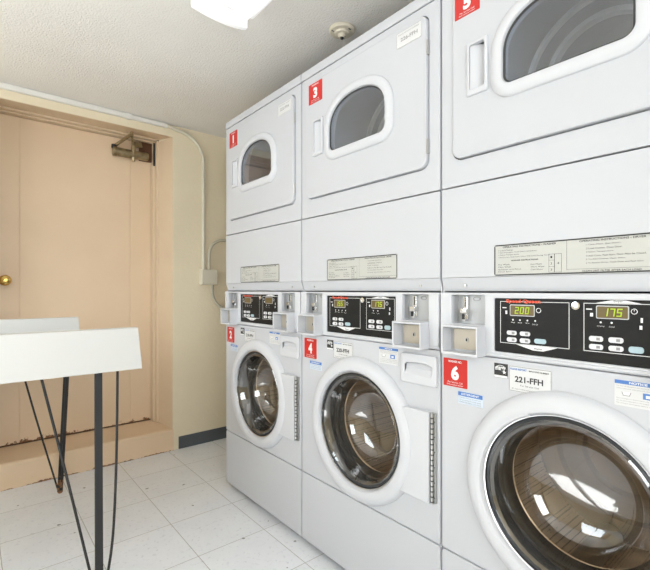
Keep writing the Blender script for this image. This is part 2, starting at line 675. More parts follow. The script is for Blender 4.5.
# rusty crack line on the bottom of the door: scraped weather strip
bm = bmesh.new()
box(bm, DX0, DX1, 3.103, 3.138, 0.1565, 0.1665)
obj('weather_strip', bm, M['brownplate'], door, smooth=False)

# baseboard
bm = bmesh.new()
box(bm, 1.078, XR, YW - .006, YW, 0, 0.083, .002)
struct('baseboard_front', bm, M['base_vinyl'])

# ceiling raceway and conduit with its junction box: one thing
cw = empty('wiring_raceway', (1.28, YW, 1.103))
tag(cw, 'cream painted wiring conduit and junction box running down the wall behind the machines', 'conduit')


def rel(o):
    o.matrix_parent_inverse = Matrix.Translation(-Vector(cw.location))
    return o


bm = bmesh.new()
box(bm, XL, 0.757, YW - .026, YW, CZ - .03, CZ - .001, .005, 3)
rel(obj('raceway', bm, M['raceway'], cw))
bm = bmesh.new()
box(bm, 0.745, 0.775, YW - .030, YW, CZ - .034, CZ - .001, .004, 2)
rel(obj('raceway_coupling', bm, M['raceway'], cw))
bm = bmesh.new()
box(bm, 0.775, 1.0, YW - .024, YW, CZ - .03, CZ - .003, .005, 3)
rel(obj('raceway', bm, M['raceway'], cw))
bm = bmesh.new()
pts = [(0.995, YW - .012, 2.145), (1.04, YW - .012, 2.139)]
for i in range(9):
    a = radians(90 - 90 * i / 8)
    pts.append((1.07 + .179 * cos(a), YW - .012, 1.945 + .185 * sin(a)))
pts += [(1.249, YW - .012, 1.6), (1.249, YW - .012, 1.2)]
tube(bm, pts, 0.0115, 12)
rel(obj('conduit', bm, M['conduit'], cw))
bm = bmesh.new()
box(bm, 1.222, 1.34, YW - .05, YW, 1.103, 1.208, .005, 3)
jb = rel(obj('junction_box', bm, M['conduit'], cw))
bm = bmesh.new()
for (x, z) in ((1.232, 1.113),):
    lathe(bm, x, z, [(0, YW - .052), (.003, YW - .052), (.0035, YW - .049)], 10)
obj('screw', bm, M['flex'], jb)
bm = bmesh.new()
tube(bm, smooth_path([(1.282, YW - .03, 1.20), (1.282, YW - .03, 1.30), (1.30, YW - .03, 1.37), (1.35, YW - .03, 1.41), (1.42, YW - .03, 1.42), (1.62, YW - .03, 1.42)]), .010, 12)
rel(obj('flexible_conduit', bm, M['flex'], cw))
bm = bmesh.new()
tube(bm, smooth_path([(1.307, YW - .03, 1.108), (1.307, YW - .03, 1.04), (1.335, YW - .03, 0.975), (1.385, YW - .03, 0.94), (1.45, YW - .03, 0.93), (1.62, YW - .03, 0.93)]), .010, 12)
rel(obj('flexible_conduit', bm, M['flex'], cw))

# ------------------------------------------------------------------ door closer
dc = empty('door_closer', (0.86, 3.10, 1.985))
tag(dc, 'aged bronze hydraulic door closer with folding arm at the top of the peach door', 'door closer')


def dpart(name, bm, mat, par=None):
    o = obj(name, bm, mat, par or dc)
    o.matrix_parent_inverse = Matrix.Translation(-Vector(dc.location))
    return o


bm = bmesh.new()
tube(bm, [(0.722, 3.06, 1.980), (0.724, 3.06, 1.980), (0.745, 3.06, 1.980), (0.747, 3.06, 1.980), (0.93, 3.06, 1.980), (0.945, 3.06, 1.98)], [.027, .031, .031, .028, .028, .024], 28)
body = dpart('cylinder', bm, M['bronze'])
bm = bmesh.new()
tube(bm, [(0.846, 3.045, 1.97), (0.846, 3.045, 2.00)], .014, 16)
tube(bm, [(0.846, 3.045, 1.955), (0.846, 3.045, 1.93)], [.014, .011], 16)
tube(bm, [(0.846, 3.045, 2.00), (0.846, 3.045, 2.045)], [.015, .012], 16)
dpart('spindle', bm, M['bronze'])
bm = bmesh.new()
tube(bm, [(0.728, 3.06, 2.00), (0.728, 3.06, 2.022)], [.016, .014], 16)
dpart('end_valve', bm, M['dark'])
bm = bmesh.new()
box(bm, 0.895, 0.985, 3.078, 3.0995, 1.955, 2.083, .002)
dpart('mounting_plate', bm, M['brownplate'])
bm = bmesh.new()
box(bm, 0.978, 0.990, 3.045, 3.0995, 1.925, 2.083, .002)
dpart('jamb_bracket', bm, M['dark'])


def bar3(bm, a, b_, w, h):
    a, b_ = Vector(a), Vector(b_)
    t = (b_ - a).normalized()
    up = Vector((0, 0, 1))
    s = t.cross(up).normalized()
    u = s.cross(t)
    A = [bm.verts.new(a + s * i * w / 2 + u * j * h / 2) for i, j in ((-1, -1), (1, -1), (1, 1), (-1, 1))]
    B = [bm.verts.new(b_ + s * i * w / 2 + u * j * h / 2) for i, j in ((-1, -1), (1, -1), (1, 1), (-1, 1))]
    for i in range(4):
        j = (i + 1) % 4
        bm.faces.new((A[i], A[j], B[j], B[i]))
    bm.faces.new(A[::-1]); bm.faces.new(B)


bm = bmesh.new()
bar3(bm, (0.738, 3.06, 2.018), (0.803, 2.93, 2.070), .012, .016)
tube(bm, [(0.803, 2.93, 2.06), (0.803, 2.93, 2.082)], .012, 14)
dpart('arm', bm, M['bronze'])
bm = bmesh.new()
bar3(bm, (0.846, 3.045, 2.035), (0.803, 2.93, 2.063), .016, .008)
bar3(bm, (0.90, 3.08, 2.06), (0.846, 3.045, 2.04), .03, .035)
dpart('forearm', bm, M['bronze'])

# ------------------------------------------------------------------ ceiling lamps
def ceiling_lamp(cx, y_far, label, group):
    t = empty('ceiling_lamp', (cx, y_far - 0.62, CZ))
    tag(t, label, 'ceiling light', group)
    L = 0.62
    bm = bmesh.new()
    box(bm, -.135, .135, -L + .03, L - .012, -.040, -.0005, .004)
    obj('pan', bm, M['lampwhite'], t)

    def cross(h, w, base=-.085, n=14):
        return [(-w, -.035)] + [(w * (2 * i / n - 1), base - h * (1 - (2 * i / n - 1) ** 2)) for i in range(n + 1)] + [(w, -.035)]
    bm = bmesh.new()
    c0 = cross(.009, .104, -.060)
    A = [bm.verts.new((x, -L + .016, z)) for x, z in c0]
    B = [bm.verts.new((x, L - .016, z)) for x, z in c0]
    for i in range(len(A) - 1):
        bm.faces.new((A[i], A[i + 1], B[i + 1], B[i]))
    bm.faces.new(A); bm.faces.new(B[::-1])
    obj('diffuser', bm, M['lamp'], t)
    for s in (1, -1):
        bm = bmesh.new()
        c1 = cross(.012, .108)
        ya, yb = (L - .018, L) if s > 0 else (-L, -L + .018)
        A = [bm.verts.new((x, ya, z)) for x, z in c1]
        B = [bm.verts.new((x, yb, z)) for x, z in c1]
        for i in range(len(A)):
            j = (i + 1) % len(A)
            bm.faces.new((A[i], A[j], B[j], B[i]))
        bm.faces.new(A); bm.faces.new(B[::-1])
        obj('end_cap', bm, M['lampwhite'], t)
    bm = bmesh.new()
    text(bm, 'Lithonia', -.035, .030, 0, .022, 0, bold=.01, shear=.3)
    for q in bm.verts:
        q.co = Vector((q.co.x, L - .052 - q.co.z, -.0712))
    obj('lettering', bm, M['greyink'], t, smooth=False)
    return t


lamp1 = ceiling_lamp(0.715, 1.485, 'white wraparound ceiling lamp above the aisle before the washers', None)

# sprinkler
sp = empty('ceiling_sprinkler', (1.205, 1.348, CZ))
tag(sp, 'small round cream sprinkler on the ceiling above the stacked machines', 'sprinkler')


def vlathe(bm, prof, n=36, cx=0, cy=0):
    loops = []
    for r, z in prof:
        loops.append([bm.verts.new((cx, cy, z))] if r < 1e-6 else [bm.verts.new((cx + r * cos(2 * pi * i / n), cy + r * sin(2 * pi * i / n), z)) for i in range(n)])
    for a, b_ in zip(loops, loops[1:]):
        for i in range(n):
            j = (i + 1) % n
            if len(a) == 1:
                bm.faces.new((a[0], b_[i], b_[j]))
            elif len(b_) == 1:
                bm.faces.new((a[i], a[j], b_[0]))
            else:
                bm.faces.new((a[i], a[j], b_[j], b_[i]))


bm = bmesh.new(); vlathe(bm, [(.055, -.0005), (.055, -.006), (.049, -.012), (.032, -.014), (.030, -.020), (.020, -.022), (.0, -.022)])
obj('escutcheon', bm, M['detector'], sp)
bm = bmesh.new(); vlathe(bm, [(.018, -.020), (.018, -.027), (.013, -.031), (.012, -.034), (0, -.034)])
obj('sprinkler_head', bm, M['detector'], sp)
bm = bmesh.new(); vlathe(bm, [(.0075, -.0335), (.0065, -.039), (0, -.0395)])
obj('nozzle', bm, M['ink'], sp)
for a in (40, 160, 280):
    bm = bmesh.new()
    x, y = .041 * cos(radians(a)), .041 * sin(radians(a))
    box(bm, x - .006, x + .006, y - .002, y + .002, -.0145, -.012)
    obj('slot', bm, M['ink'], sp)

# ------------------------------------------------------------------ folding table
tb = empty('folding_table', (0, 2.12, 0))
tag(tb, 'long white laminate table with raised side boards on black hairpin legs', 'table')
TX0 = -0.95


def tpart(name, bm, mat, par=None, **kw):
    o = obj(name, bm, mat, par or tb, **kw)
    if par is None:
        o.matrix_parent_inverse = Matrix.Translation(-Vector(tb.location))
    return o


def side_board(ya, yb, xtop, xbot, ztop, zbot):
    bm = bmesh.new()
    pts = [(TX0, zbot), (xbot, zbot), (xtop, ztop), (TX0, ztop)]
    # front is the smaller depth
    sweep(bm, pts, [(-.004, yb), (-.0012, yb - .0012), (0, yb - .004), (0, ya + .004), (-.0012, ya + .0012), (-.004, ya)], cap0=True, cap1=True)
    return bm


tpart('side_board', side_board(1.676, 1.722, 0.483, 0.498, 0.926, 0.772), M['laminate'])
tpart('side_board', side_board(2.522, 2.567, 0.432, 0.447, 0.926, 0.785), M['laminate'])
bm = bmesh.new()
vs = box(bm, TX0, 0.49, 1.722, 2.522, 0.800, 0.835, 0)
for q in vs:
    if q.co.x > 0 and q.co.y > 2:
        q.co.x -= 0.05
tpart('tabletop', bm, M['laminate'])


def leg(top_bar, foot, rods):
    bm = bmesh.new()
    f = Vector(foot)
    t = Vector(top_bar)
    w = 0.0125
    # flat bar facing the long side
    def sect(p, th=.004):
        return [bm.verts.new((p.x + i * w, p.y + j * th, p.z)) for i, j in ((-1, -1), (1, -1), (1, 1), (-1, 1))]
    secs = [sect(t), sect(t.lerp(f, .5)), sect(f + Vector((0, 0, .012))), ]
    for A, B in zip(secs, secs[1:]):
        for i in range(4):
            j = (i + 1) % 4
            bm.faces.new((A[i], A[j], B[j], B[i]))
    bm.faces.new(secs[0]); bm.faces.new(secs[-1][::-1])
    # rounded foot
    n = 20
    A = [bm.verts.new((f.x + w * cos(2 * pi * i / n), f.y - .006, .0130 + w * sin(2 * pi * i / n))) for i in range(n)]
    B = [bm.verts.new((q.co.x, f.y + .006, q.co.z)) for q in A]
    for i in range(n):
        j = (i + 1) % n
        bm.faces.new((A[i], A[j], B[j], B[i]))
    bm.faces.new(A); bm.faces.new(B[::-1])
    L = tpart('leg', bm, M['leg'])
    for rd in rods:
        bm = bmesh.new()
        tube(bm, smooth_path(rd, 6), .0045, 10)
        tpart('rod', bm, M['leg'], L)
    bm = bmesh.new()
    xs = [t.x] + [rd[0][0] for rd in rods]
    ys = [t.y] + [rd[0][1] for rd in rods]
    box(bm, min(xs) - .02, max(xs) + .02, min(ys) - .02 if min(ys) - .02 > 1.723 else 1.724, min(max(ys) + .02, 2.520), .793, .800)
    tpart('mounting_plate', bm, M['leg'], L)


FN = (0.343, 1.637)
leg((0.362, 1.742, 0.80), (*FN, 0), [
    [(0.180, 1.742, 0.80), (0.256, 1.692, .42), (0.325, 1.645, .06), (0.338, 1.637, .012)],
    [(0.428, 1.742, 0.80), (0.412, 1.695, .45), (0.392, 1.658, .20), (0.368, 1.642, .06), (0.350, 1.637, .010)]])
FF = (0.364, 2.625)
leg((0.382, 2.500, 0.80), (*FF, 0), [
    [(0.165, 2.500, 0.80), (0.255, 2.562, .42), (0.345, 2.618, .06), (0.358, 2.625, .012)],
    [(0.366, 2.400, 0.80), (0.367, 2.50, .45), (0.368, 2.59, .12), (0.366, 2.622, .012)]])
leg((-0.80, 1.742, 0.80), (-0.80, 1.637, 0), [
    [(-0.66, 1.742, 0.80), (-0.72, 1.692, .42), (-0.785, 1.645, .06), (-0.795, 1.637, .012)],
    [(-0.88, 1.742, 0.80), (-0.85, 1.692, .42), (-0.815, 1.645, .06), (-0.805, 1.637, .012)]])
leg((-0.80, 2.500, 0.80), (-0.80, 2.625, 0), [
    [(-0.66, 2.500, 0.80), (-0.72, 2.562, .42), (-0.785, 2.618, .06), (-0.795, 2.625, .012)],
    [(-0.88, 2.500, 0.80), (-0.85, 2.562, .42), (-0.815, 2.618, .06), (-0.805, 2.625, .012)]])

# ------------------------------------------------------------------ stacked washer and dryer
W = 0.686
DEP = 0.72
CXW, CZW = 0.345, 0.572          # washer door centre
root = empty('stacked_washer_dryer')

# cabinet: hollow shell, open at the front
bm = bmesh.new()
t = 0.004
box(bm, 0, t, 0.010, DEP, 0.03, 1.975)
box(bm, W - t, W, 0.010, DEP, 0.03, 1.975)
box(bm, t, W - t, 0.010, DEP, 1.971, 1.975)
box(bm, t, W - t, 0.010, DEP, 0.03, 0.034)
box(bm, t, W - t, DEP - t, DEP, 0.034, 1.971)
box(bm, t, W - t, 0.012, DEP - t, 1.15, 1.154)
obj('cabinet', bm, M['white'], root, smooth=False)
for (x, y) in ((.05, .07), (W - .05, .07), (.05, DEP - .07), (W - .05, DEP - .07)):
    bm = bmesh.new()
    vlathe(bm, [(.022, 0), (.022, .010), (.010, .012), (.010, .030)], 16, x, y)
    f = obj('foot', bm, M['dark'], root)

# top cap
bm = bmesh.new()
pr = [(0.010, 1.9355), (-.0005, 1.9355), (-.002, 1.937), (-.002, 1.960), (0.0, 1.969), (.006, 1.975), (.016, 1.9775), (.05, 1.978), (.05, 1.9755), (.012, 1.9755)]
lo = [bm.verts.new((0.0, y, z)) for y, z in pr]
hi = [bm.verts.new((W, y, z)) for y, z in pr]
for i in range(len(pr)):
    j = (i + 1) % len(pr)
    bm.faces.new((lo[i], lo[j], hi[j], hi[i]))
bm.faces.new(lo[::-1]); bm.faces.new(hi)
obj('top_cap', bm, M['white'], root)

# dryer front with door opening
bm = bmesh.new()
door_out = rrect(.043, .643, 1.437, 1.902, .026, 8)
plate(bm, rrect(.001, W - .001, 1.362, 1.9325, .004, 3), .010, 0, .003, [offs(door_out, .003)])
obj('dryer_front', bm, M['white'], root)
bm = bmesh.new()
sweep(bm, offs(door_out, .004), [(0, .010), (0, .024)])
dj = circ(.34, 1.67, .215, 64)
plate(bm, offs(door_out, .004), .026, .022, 0, [dj])
obj('door_jamb', bm, M['grey_metal'], root, smooth=False)

# dryer door
def dglass(n=40):
    xa, xb, zb, zs, zt = .197, .483, 1.592, 1.672, 1.777
    cx, rx, rz = (xa + xb) / 2, (xb - xa) / 2, zt - zs
    pts = []
    rc = .024
    for i in range(9):
        a = radians(-90 + 90 * i / 8)
        pts.append((xb - rc + rc * cos(a), zb + rc + rc * sin(a)))
    for i in range(n + 1):
        a = pi * i / n
        ex = 0.88
        pts.append((cx + rx * math.copysign(abs(cos(a)) ** ex, cos(a)), zs + rz * sin(a) ** ex))
    for i in range(9):
        a = radians(180 + 90 * i / 8)
        pts.append((xa + rc + rc * cos(a), zb + rc + rc * sin(a)))
    out = [pts[0]]
    for p in pts[1:]:
        if math.dist(p, out[-1]) > 0.0015:
            out.append(p)
    return out


GO = dglass()
bm = bmesh.new()
hb = rrect(.102, .146, 1.612, 1.734, .006, 4)
plate(bm, door_out, .012, -.010, .005, [offs(GO, .012), hb])
dd = obj('dryer_door', bm, M['white'], root)
bm = bmesh.new()
sweep(bm, GO, [(.034, -.0095), (.0335, -.014), (.031, -.018), (.020, -.0235), (.008, -.024), (.002, -.021), (0, -.016), (0, .010), (.012, .010)])
obj('window_frame', bm, M['white_plastic'], dd)
bm = bmesh.new()
sweep(bm, GO, [(0.001, -.009), (-.004, -.011), (0.001, -.006)]) if False else plate(bm, offs(GO, .0008), -.006, -.010, .001)
obj('window_glass', bm, M['dryer_glass'], dd)
bm = bmesh.new()
sweep(bm, GO, [(-.0006, -.0105), (-.0006, -.0145), (-.005, -.0118), (-.005, -.0105)])
obj('window_seal', bm, M['rubber'], dd)
# handle: raised rim round a scooped grip
bm = bmesh.new()
ho = rrect(.091, .155, 1.597, 1.744, .006, 4)
sweep(bm, ho, [(0, -.0095), (0, -.013), (-.0015, -.0155), (-.005, -.017)])
lo_, li_ = None, None
plate(bm, offs(ho, -.004), -.014, -.017, .0015, [hb], back=False)
sweep(bm, hb, [(0, -.0155), (0, .010)])
v4 = [bm.verts.new(c) for c in ((.102, -.013, 1.612), (.146, .010, 1.612), (.146, .010, 1.734), (.102, -.013, 1.734))]
bm.faces.new(v4)
obj('door_handle', bm, M['white_plastic'], dd)
for z in (1.50, 1.80):
    bm = bmesh.new()
    box(bm, .6425, .6485, -.008, .012, z - .022, z + .022, .001)
    tube(bm, [(.6455, -.008, z - .02), (.6455, -.008, z + .02)], .0028, 8)
    obj('door_hinge', bm, M['steel'], dd)
# small plate at the upper right of the door
bm = bmesh.new()
plate(bm, rrect(.527, .628, 1.838, 1.888, .002, 2), -.010, -.0112, .0004)
obj('asset_plate', bm, M['paper'], dd)

# dryer drum
bm = bmesh.new()
lathe(bm, .34, 1.67, [(.215, .022), (.213, .07), (.26, .075), (.26, .55), (.22, .57), (0, .575)], 72)
drum = obj('dryer_drum', bm, M['dryer_drum'], root)
for (ra, rb, ya, yb) in ((.214, .200, .040, .060), (.150, .132, .240, .262), (.205, .190, .235, .250)):
    bm = bmesh.new()
    lathe(bm, .34, 1.67, [(ra, yb), (ra - .002, ya), (rb + .002, ya), (rb, yb)], 72)
    obj('drum_rim', bm, M['rim'], drum)
for a in (75, 195, 315):
    bm = bmesh.new()
    ca, sa = cos(radians(a)), sin(radians(a))
    cx, cz = .34 + .245 * ca, 1.67 + .245 * sa
    tube(bm, [(cx, .10, cz), (cx, .52, cz)], .026, 14)
    obj('drum_vane', bm, M['dryer_drum'], drum)

# service panel with sloping lower lip
bm = bmesh.new()
plate(bm, rrect(.001, W - .001, 1.101, 1.3585, .003, 2), .010, 0, .002)
pr = [(0.001, 1.1005), (.014, 1.063), (.018, 1.063), (.012, 1.1005)]
lo = [bm.verts.new((0.001, y, z)) for y, z in pr]
hi = [bm.verts.new((W - .001, y, z)) for y, z in pr]
for i in range(4):
    j = (i + 1) % 4
    bm.faces.new((lo[i], lo[j], hi[j], hi[i]))
bm.faces.new(lo[::-1]); bm.faces.new(hi)
svc = obj('service_panel', bm, M['white'], root)
for x in (.075, .61):
    bm = bmesh.new()
    lathe(bm, x, 1.079, [(0, .004), (.0042, .0045), (.0045, .010)], 12)
    obj('screw', bm, M['steel'], svc)

# console
RL = rrect(.038, .141, .971, 1.052, .002, 2)
RR = rrect(.546, .648, .971, 1.052, .002, 2)
PC = rrect(.168, .518, .905, 1.0445, .003, 3)
bm = bmesh.new()
plate(bm, rrect(.001, W - .001, .8985, 1.0585, .006, 4), .012, -.006, .003, [RL, RR, PC])
pr = [(-.004, .8985), (-.0035, .893), (.002, .8885), (.012, .8885), (.012, .8985)]
lo = [bm.verts.new((0.001, y, z)) for y, z in pr]
hi = [bm.verts.new((W - .001, y, z)) for y, z in pr]
for i in range(5):
    j = (i + 1) % 5
    bm.faces.new((lo[i], lo[j], hi[j], hi[i]))
bm.faces.new(lo[::-1]); bm.faces.new(hi)
con = obj('console', bm, M['white_plastic'], root)

for (xa, xb) in ((.038, .141), (.546, .648)):
    # coin acceptor plate sunk in the recess
    bm = bmesh.new()
    box(bm, xa - .002, xb + .002, .028, .032, .969, 1.054)
    sweep(bm, rrect(xa, xb, .971, 1.052, .002, 2), [(0, .010), (0, .029)])
    ca = obj('coin_acceptor', bm, M['grey_metal'], root)
    mx_ = xa + .030
    bm = bmesh.new()
    box(bm, mx_ - .008, mx_ + .008, .018, .028, .982, 1.048, .002)
    box(bm, mx_ - .0105, mx_ + .0105, .006, .028, .999, 1.014, .002)
    box(bm, mx_ - .004, mx_ + .004, .010, .028, .978, .998, .001)
    obj('coin_slide', bm, M['chrome'], ca)
    bm = bmesh.new()
    box(bm, mx_ - .0022, mx_ + .0022, .004, .019, .983, .998)
    box(bm, mx_ - .0015, mx_ + .0015, .0172, .019, 1.018, 1.045)
    obj('coin_slot', bm, M['ink'], ca)
    bm = bmesh.new()
    loop = []
    for i in range(24):
        a = 2 * pi * i / 24
        loop.append((mx_ + .030 + .011 * cos(a), 1.041 + .006 * sin(a)))
    sweep(bm, loop, [(0, .028), (0, .0272), (-.0015, .0272), (-.0015, .028)])
    obj('emblem', bm, M['greyink'], ca)
    # coin box sticking out below
    bm = bmesh.new()
    ya = -.048
    xo0, xo1, zo0, zo1 = xa - .006, xb + .003, .888, .969
    plate(bm, rrect(xo0, xo1, zo0, zo1, .003, 3), -.005, ya, .0015, [rrect(xo0 + .006, xo1 - .004, zo0 + .007, zo1 - .006, .002, 2)])
    cb = obj('coin_box', bm, M['white_plastic'], root)
    bm = bmesh.new()
    plate(bm, rrect(xo0 + .006, xo1 - .004, zo0 + .007, zo1 - .006), -.004, -.008, 0)
    obj('box_back', bm, M['grey_metal'], cb, smooth=False)
    bm = bmesh.new()
    x0_, x1_ = xo0 + .018, xo1 - .010
    plate(bm, rrect(x0_, x1_, zo0 + .013, zo1 - .011, .003, 3), -.008, -.013, .001)
    obj('coin_door', bm, M['beige_metal'], cb)
    bm = bmesh.new()
    kx, kz = (x0_ + x1_) / 2, (zo0 + zo1) / 2
    lathe(bm, kx, kz, [(0, -.0145), (.006, -.0145), (.0065, -.013)], 18)
    lk = obj('coin_lock', bm, M['steel'], cb)
    bm = bmesh.new()
    box(bm, kx - .002, kx + .002, -.0152, -.0140, kz - .004, kz + .004)
    obj('keyhole', bm, M['ink'], cb, smooth=False)

# black control panel
bm = bmesh.new()
plate(bm, rrect(.166, .520, .903, 1.0465), .004, -.001, 0)
cp = obj('control_panel', bm, M['black_panel'], root, smooth=False)
Y = -.0013


def frame_lines(bm, x0, x1, z0, z1, w=.0013):
    quad(bm, x0, x1, z1 - w, z1, Y); quad(bm, x0, x1, z0, z0 + w, Y)
    quad(bm, x0, x0 + w, z0 + w, z1 - w, Y); quad(bm, x1 - w, x1, z0 + w, z1 - w, Y)


bm = bmesh.new()
frame_lines(bm, .183, .351, .929, 1.037)
frame_lines(bm, .381, .511, .929, 1.037)
# trapezoid title tabs
for pts in (((.225, .9285), (.325, .9285), (.292, .917), (.268, .917)), ((.405, 1.0375), (.49, 1.0375), (.462, 1.0435), (.435, 1.0435))):
    vs = [bm.verts.new((x, Y, z)) for x, z in pts]
    bm.faces.new(vs)
for (x, z) in ((.217, .990), (.235, .990), (.254, .990), (.273, .990), (.415, .995), (.436, .995)):
    vs = [bm.verts.new((x + .0022 * cos(a * pi / 6), Y, z + .0022 * sin(a * pi / 6))) for a in range(12)]
    bm.faces.new(vs)
for (s_, x0_, x1_, z0_) in (('Wash', .212, .222, .982), ('Rinse', .230, .240, .982), ('Spin', .249, .259, .982), ('Door Lock', .266, .280, .980), ('Drying', .408, .422, .985), ('Cool', .431, .441, .985)):
    text(bm, s_, x0_, x1_, z0_, z0_ + .003, Y)
for cx, cz, rr in ((.281, 1.016, .006), (.477, 1.021, .006)):
    lp = circ(cx, cz, rr, 20)
    A = [bm.verts.new((x, Y, z)) for x, z in lp]
    B = [bm.verts.new((x, Y, z)) for x, z in circ(cx, cz, rr - .0012, 20)]
    for i in range(20):
        j = (i + 1) % 20
        bm.faces.new((A[i], A[j], B[j], B[i]))
quad(bm, cx - .0005, cx + .0005, cz, cz + .004, Y)
# little hand and tag icons
quad(bm, .189, .200, 1.019, 1.0215, Y); quad(bm, .197, .202, 1.004, 1.013, Y)
quad(bm, .386, .398, 1.022, 1.0245, Y); quad(bm, .394, .400, 1.007, 1.015, Y)
quad(bm, .488, .492, .998, 1.008, Y); quad(bm, .486, .491, .984, .992, Y)
face_front(bm)
obj('panel_marks', bm, M['whiteink'], cp, smooth=False, recalc=False)
bm = bmesh.new()
text(bm, 'Washer', .270, .290, .9195, .9245, Y - .0004, bold=.01)
face_front(bm)
obj('washer_title', bm, M['ink'], cp, smooth=False, recalc=False)
bm = bmesh.new()
text(bm, 'Dryer', .440, .457, 1.0385, 1.0430, Y - .0004, bold=.01)
face_front(bm)
obj('dryer_title', bm, M['ink'], cp, smooth=False, recalc=False)
bm = bmesh.new()
text(bm, 'Speed Queen', .1992, .2858, 1.0312, 1.0420, Y - .0004, mi=0, bold=.045)
text(bm, 'Speed Queen', .2000, .2850, 1.0320, 1.0415, Y - .0007, mi=1, bold=.025)
face_front(bm)
obj('panel_lettering', bm, None, cp, smooth=False, recalc=False, mats=[M['glowink'], M['redink']])
bm = bmesh.new()
lathe(bm, .366, 1.030, [(0, -.006), (.0045, -.006), (.0055, -.0075), (.009, -.007), (.0095, -.001)], 24)
obj('key_lock', bm, M['chrome'], cp)
for (x0_, x1_, z0_, z1_) in ((.209, .272, 1.000, 1.029), (.406, .468, 1.003, 1.032)):
    bm = bmesh.new()
    plate(bm, rrect(x0_, x1_, z0_, z1_, .003, 3), -.0008, -.0022, .0005, mi=0)
    plate(bm, rrect(x0_ + .002, x1_ - .002, z0_ + .002, z1_ - .002, .002, 3), -.002, -.0026, .0002, mi=1)
    obj('display', bm, None, cp, mats=[M['grey_metal'], M['display']])
BT = [(.200, .228, .950, .963, 0), (.234, .262, .950, .963, 0), (.200, .228, .932, .946, 0), (.234, .262, .932, .946, 0), (.270, .300, .934, .948, 1),
      (.391, .421, .951, .965, 0), (.429, .459, .951, .965, 0), (.391, .421, .933, .947, 0), (.429, .459, .933, .947, 0), (.466, .495, .933, .949, 1)]
for (x0_, x1_, z0_, z1_, k) in BT:
    bm = bmesh.new()
    cxx, czz = (x0_ + x1_) / 2, (z0_ + z1_) / 2
    h = (z1_ - z0_) / 2 - .001
    plate(bm, rrect(x0_ + .001, x1_ - .001, czz - h, czz + h, h * .85, 6), -.0008, -.003, .001, mi=0)
    if not k:
        box(bm, cxx + .001, cxx + .008, -.0034, -.003, czz - .003, czz + .003, mi=1)
    obj('button', bm, None, cp, mats=[M['bluebutton'] if k else M['button'], M['greyink']])

# washer front panel
bm = bmesh.new()
plate(bm, rrect(.001, W - .001, .312, .8865, .006, 4), .012, 0, .004, [circ(CXW, CZW, .208, 96)])
obj('washer_front', bm, M['white'], root)
bm = bmesh.new()
plate(bm, rrect(.001, W - .001, .032, .3085, .010, 5), .012, 0, .004)
obj('lower_panel', bm, M['white'], root)
bm = bmesh.new()
box(bm, .004, W - .004, .013, .02, .022, .33)
obj('seam_backing', bm, M['grey_metal'], root, smooth=False)

# washer door
bm = bmesh.new()
lathe(bm, CXW, CZW, [(.256, -.0005), (.254, -.008), (.249, -.017), (.241, -.024), (.230, -.0275), (.218, -.0275), (.209, -.025), (.2045, -.020), (.2025, -.012), (.202, .004), (.206, .010)], 128)
wd = obj('washer_door', bm, M['white_plastic'], root)
bm = bmesh.new()
lathe(bm, CXW, CZW, [(.2027, -.010), (.2015, -.0135), (.1990, -.013), (.1975, -.009), (.1975, .0)], 128)
obj('chrome_rim', bm, M['chrome'], wd)
bm = bmesh.new()
lathe(bm, CXW, CZW, [(.1978, -.005), (.1955, -.009), (.188, -.009), (.180, -.003), (.174, .012), (.170, .03)], 128)
obj('glass_mount', bm, M['smoke'], wd)
bm = bmesh.new()
lathe(bm, CXW, CZW, [(.190, -.008), (.184, -.012), (.176, -.008), (.166, .012), (.156, .045), (.145, .078), (.127, .102), (.098, .117), (.062, .1235), (.03, .1255), (0, .126)], 128)
obj('glass_bowl', bm, M['bowl'], wd)
# door handle: pull gap along the upper left of the ring
bm = bmesh.new()
A = []
for i in range(29):
    a = radians(112 + 66 * i / 28)
    A.append([(r, y) for r, y in ((.2045, -.0195), (.2095, -.0245), (.2125, -.0290), (.2055, -.0275), (.2020, -.0210))] + [a])
rows = [[bm.verts.new((CXW + r * cos(row[-1]), y, CZW + r * sin(row[-1]))) for r, y in row[:-1]] for row in A]
for p, q in zip(rows, rows[1:]):
    for i in range(5):
        j = (i + 1) % 5
        bm.faces.new((p[i], p[j], q[j], q[i]))
bm.faces.new(rows[0]); bm.faces.new(rows[-1][::-1])
obj('door_handle', bm, M['white_plastic'], wd)
# hinge cover plate and piano hinge
bm = bmesh.new()
al0 = math.asin((.700 - CZW) / .246)
pts = [(.6595, .430), (.6595, .702)]
for i in range(13):
    a = al0 - (al0 + math.asin((CZW - .430) / .246)) * i / 12
    pts.append((CXW + .246 * cos(a), CZW + .246 * sin(a)))
plate(bm, pts, -.0005, -.020, .003)
obj('hinge_plate', bm, M['white_plastic'], wd)
bm = bmesh.new()
tube(bm, [(.6675, -.014, .432), (.6675, -.014, .700)], .0042, 12, mi=0)
for i in range(17):
    z = .436 + i * .0155
    tube(bm, [(.6675, -.014, z), (.6675, -.014, z + .004)], .0046, 12, mi=1)
box(bm, .6595, .676, -.010, -.0005, .432, .700, .001, mi=0)
for i in range(6):
    z = .450 + i * .045
    lathe(bm, .6740, z, [(0, -.0115), (.0015, -.0115), (.0017, -.010)], 8, mi=1)
obj('piano_hinge', bm, None, wd, mats=[M['steel'], M['ink']])

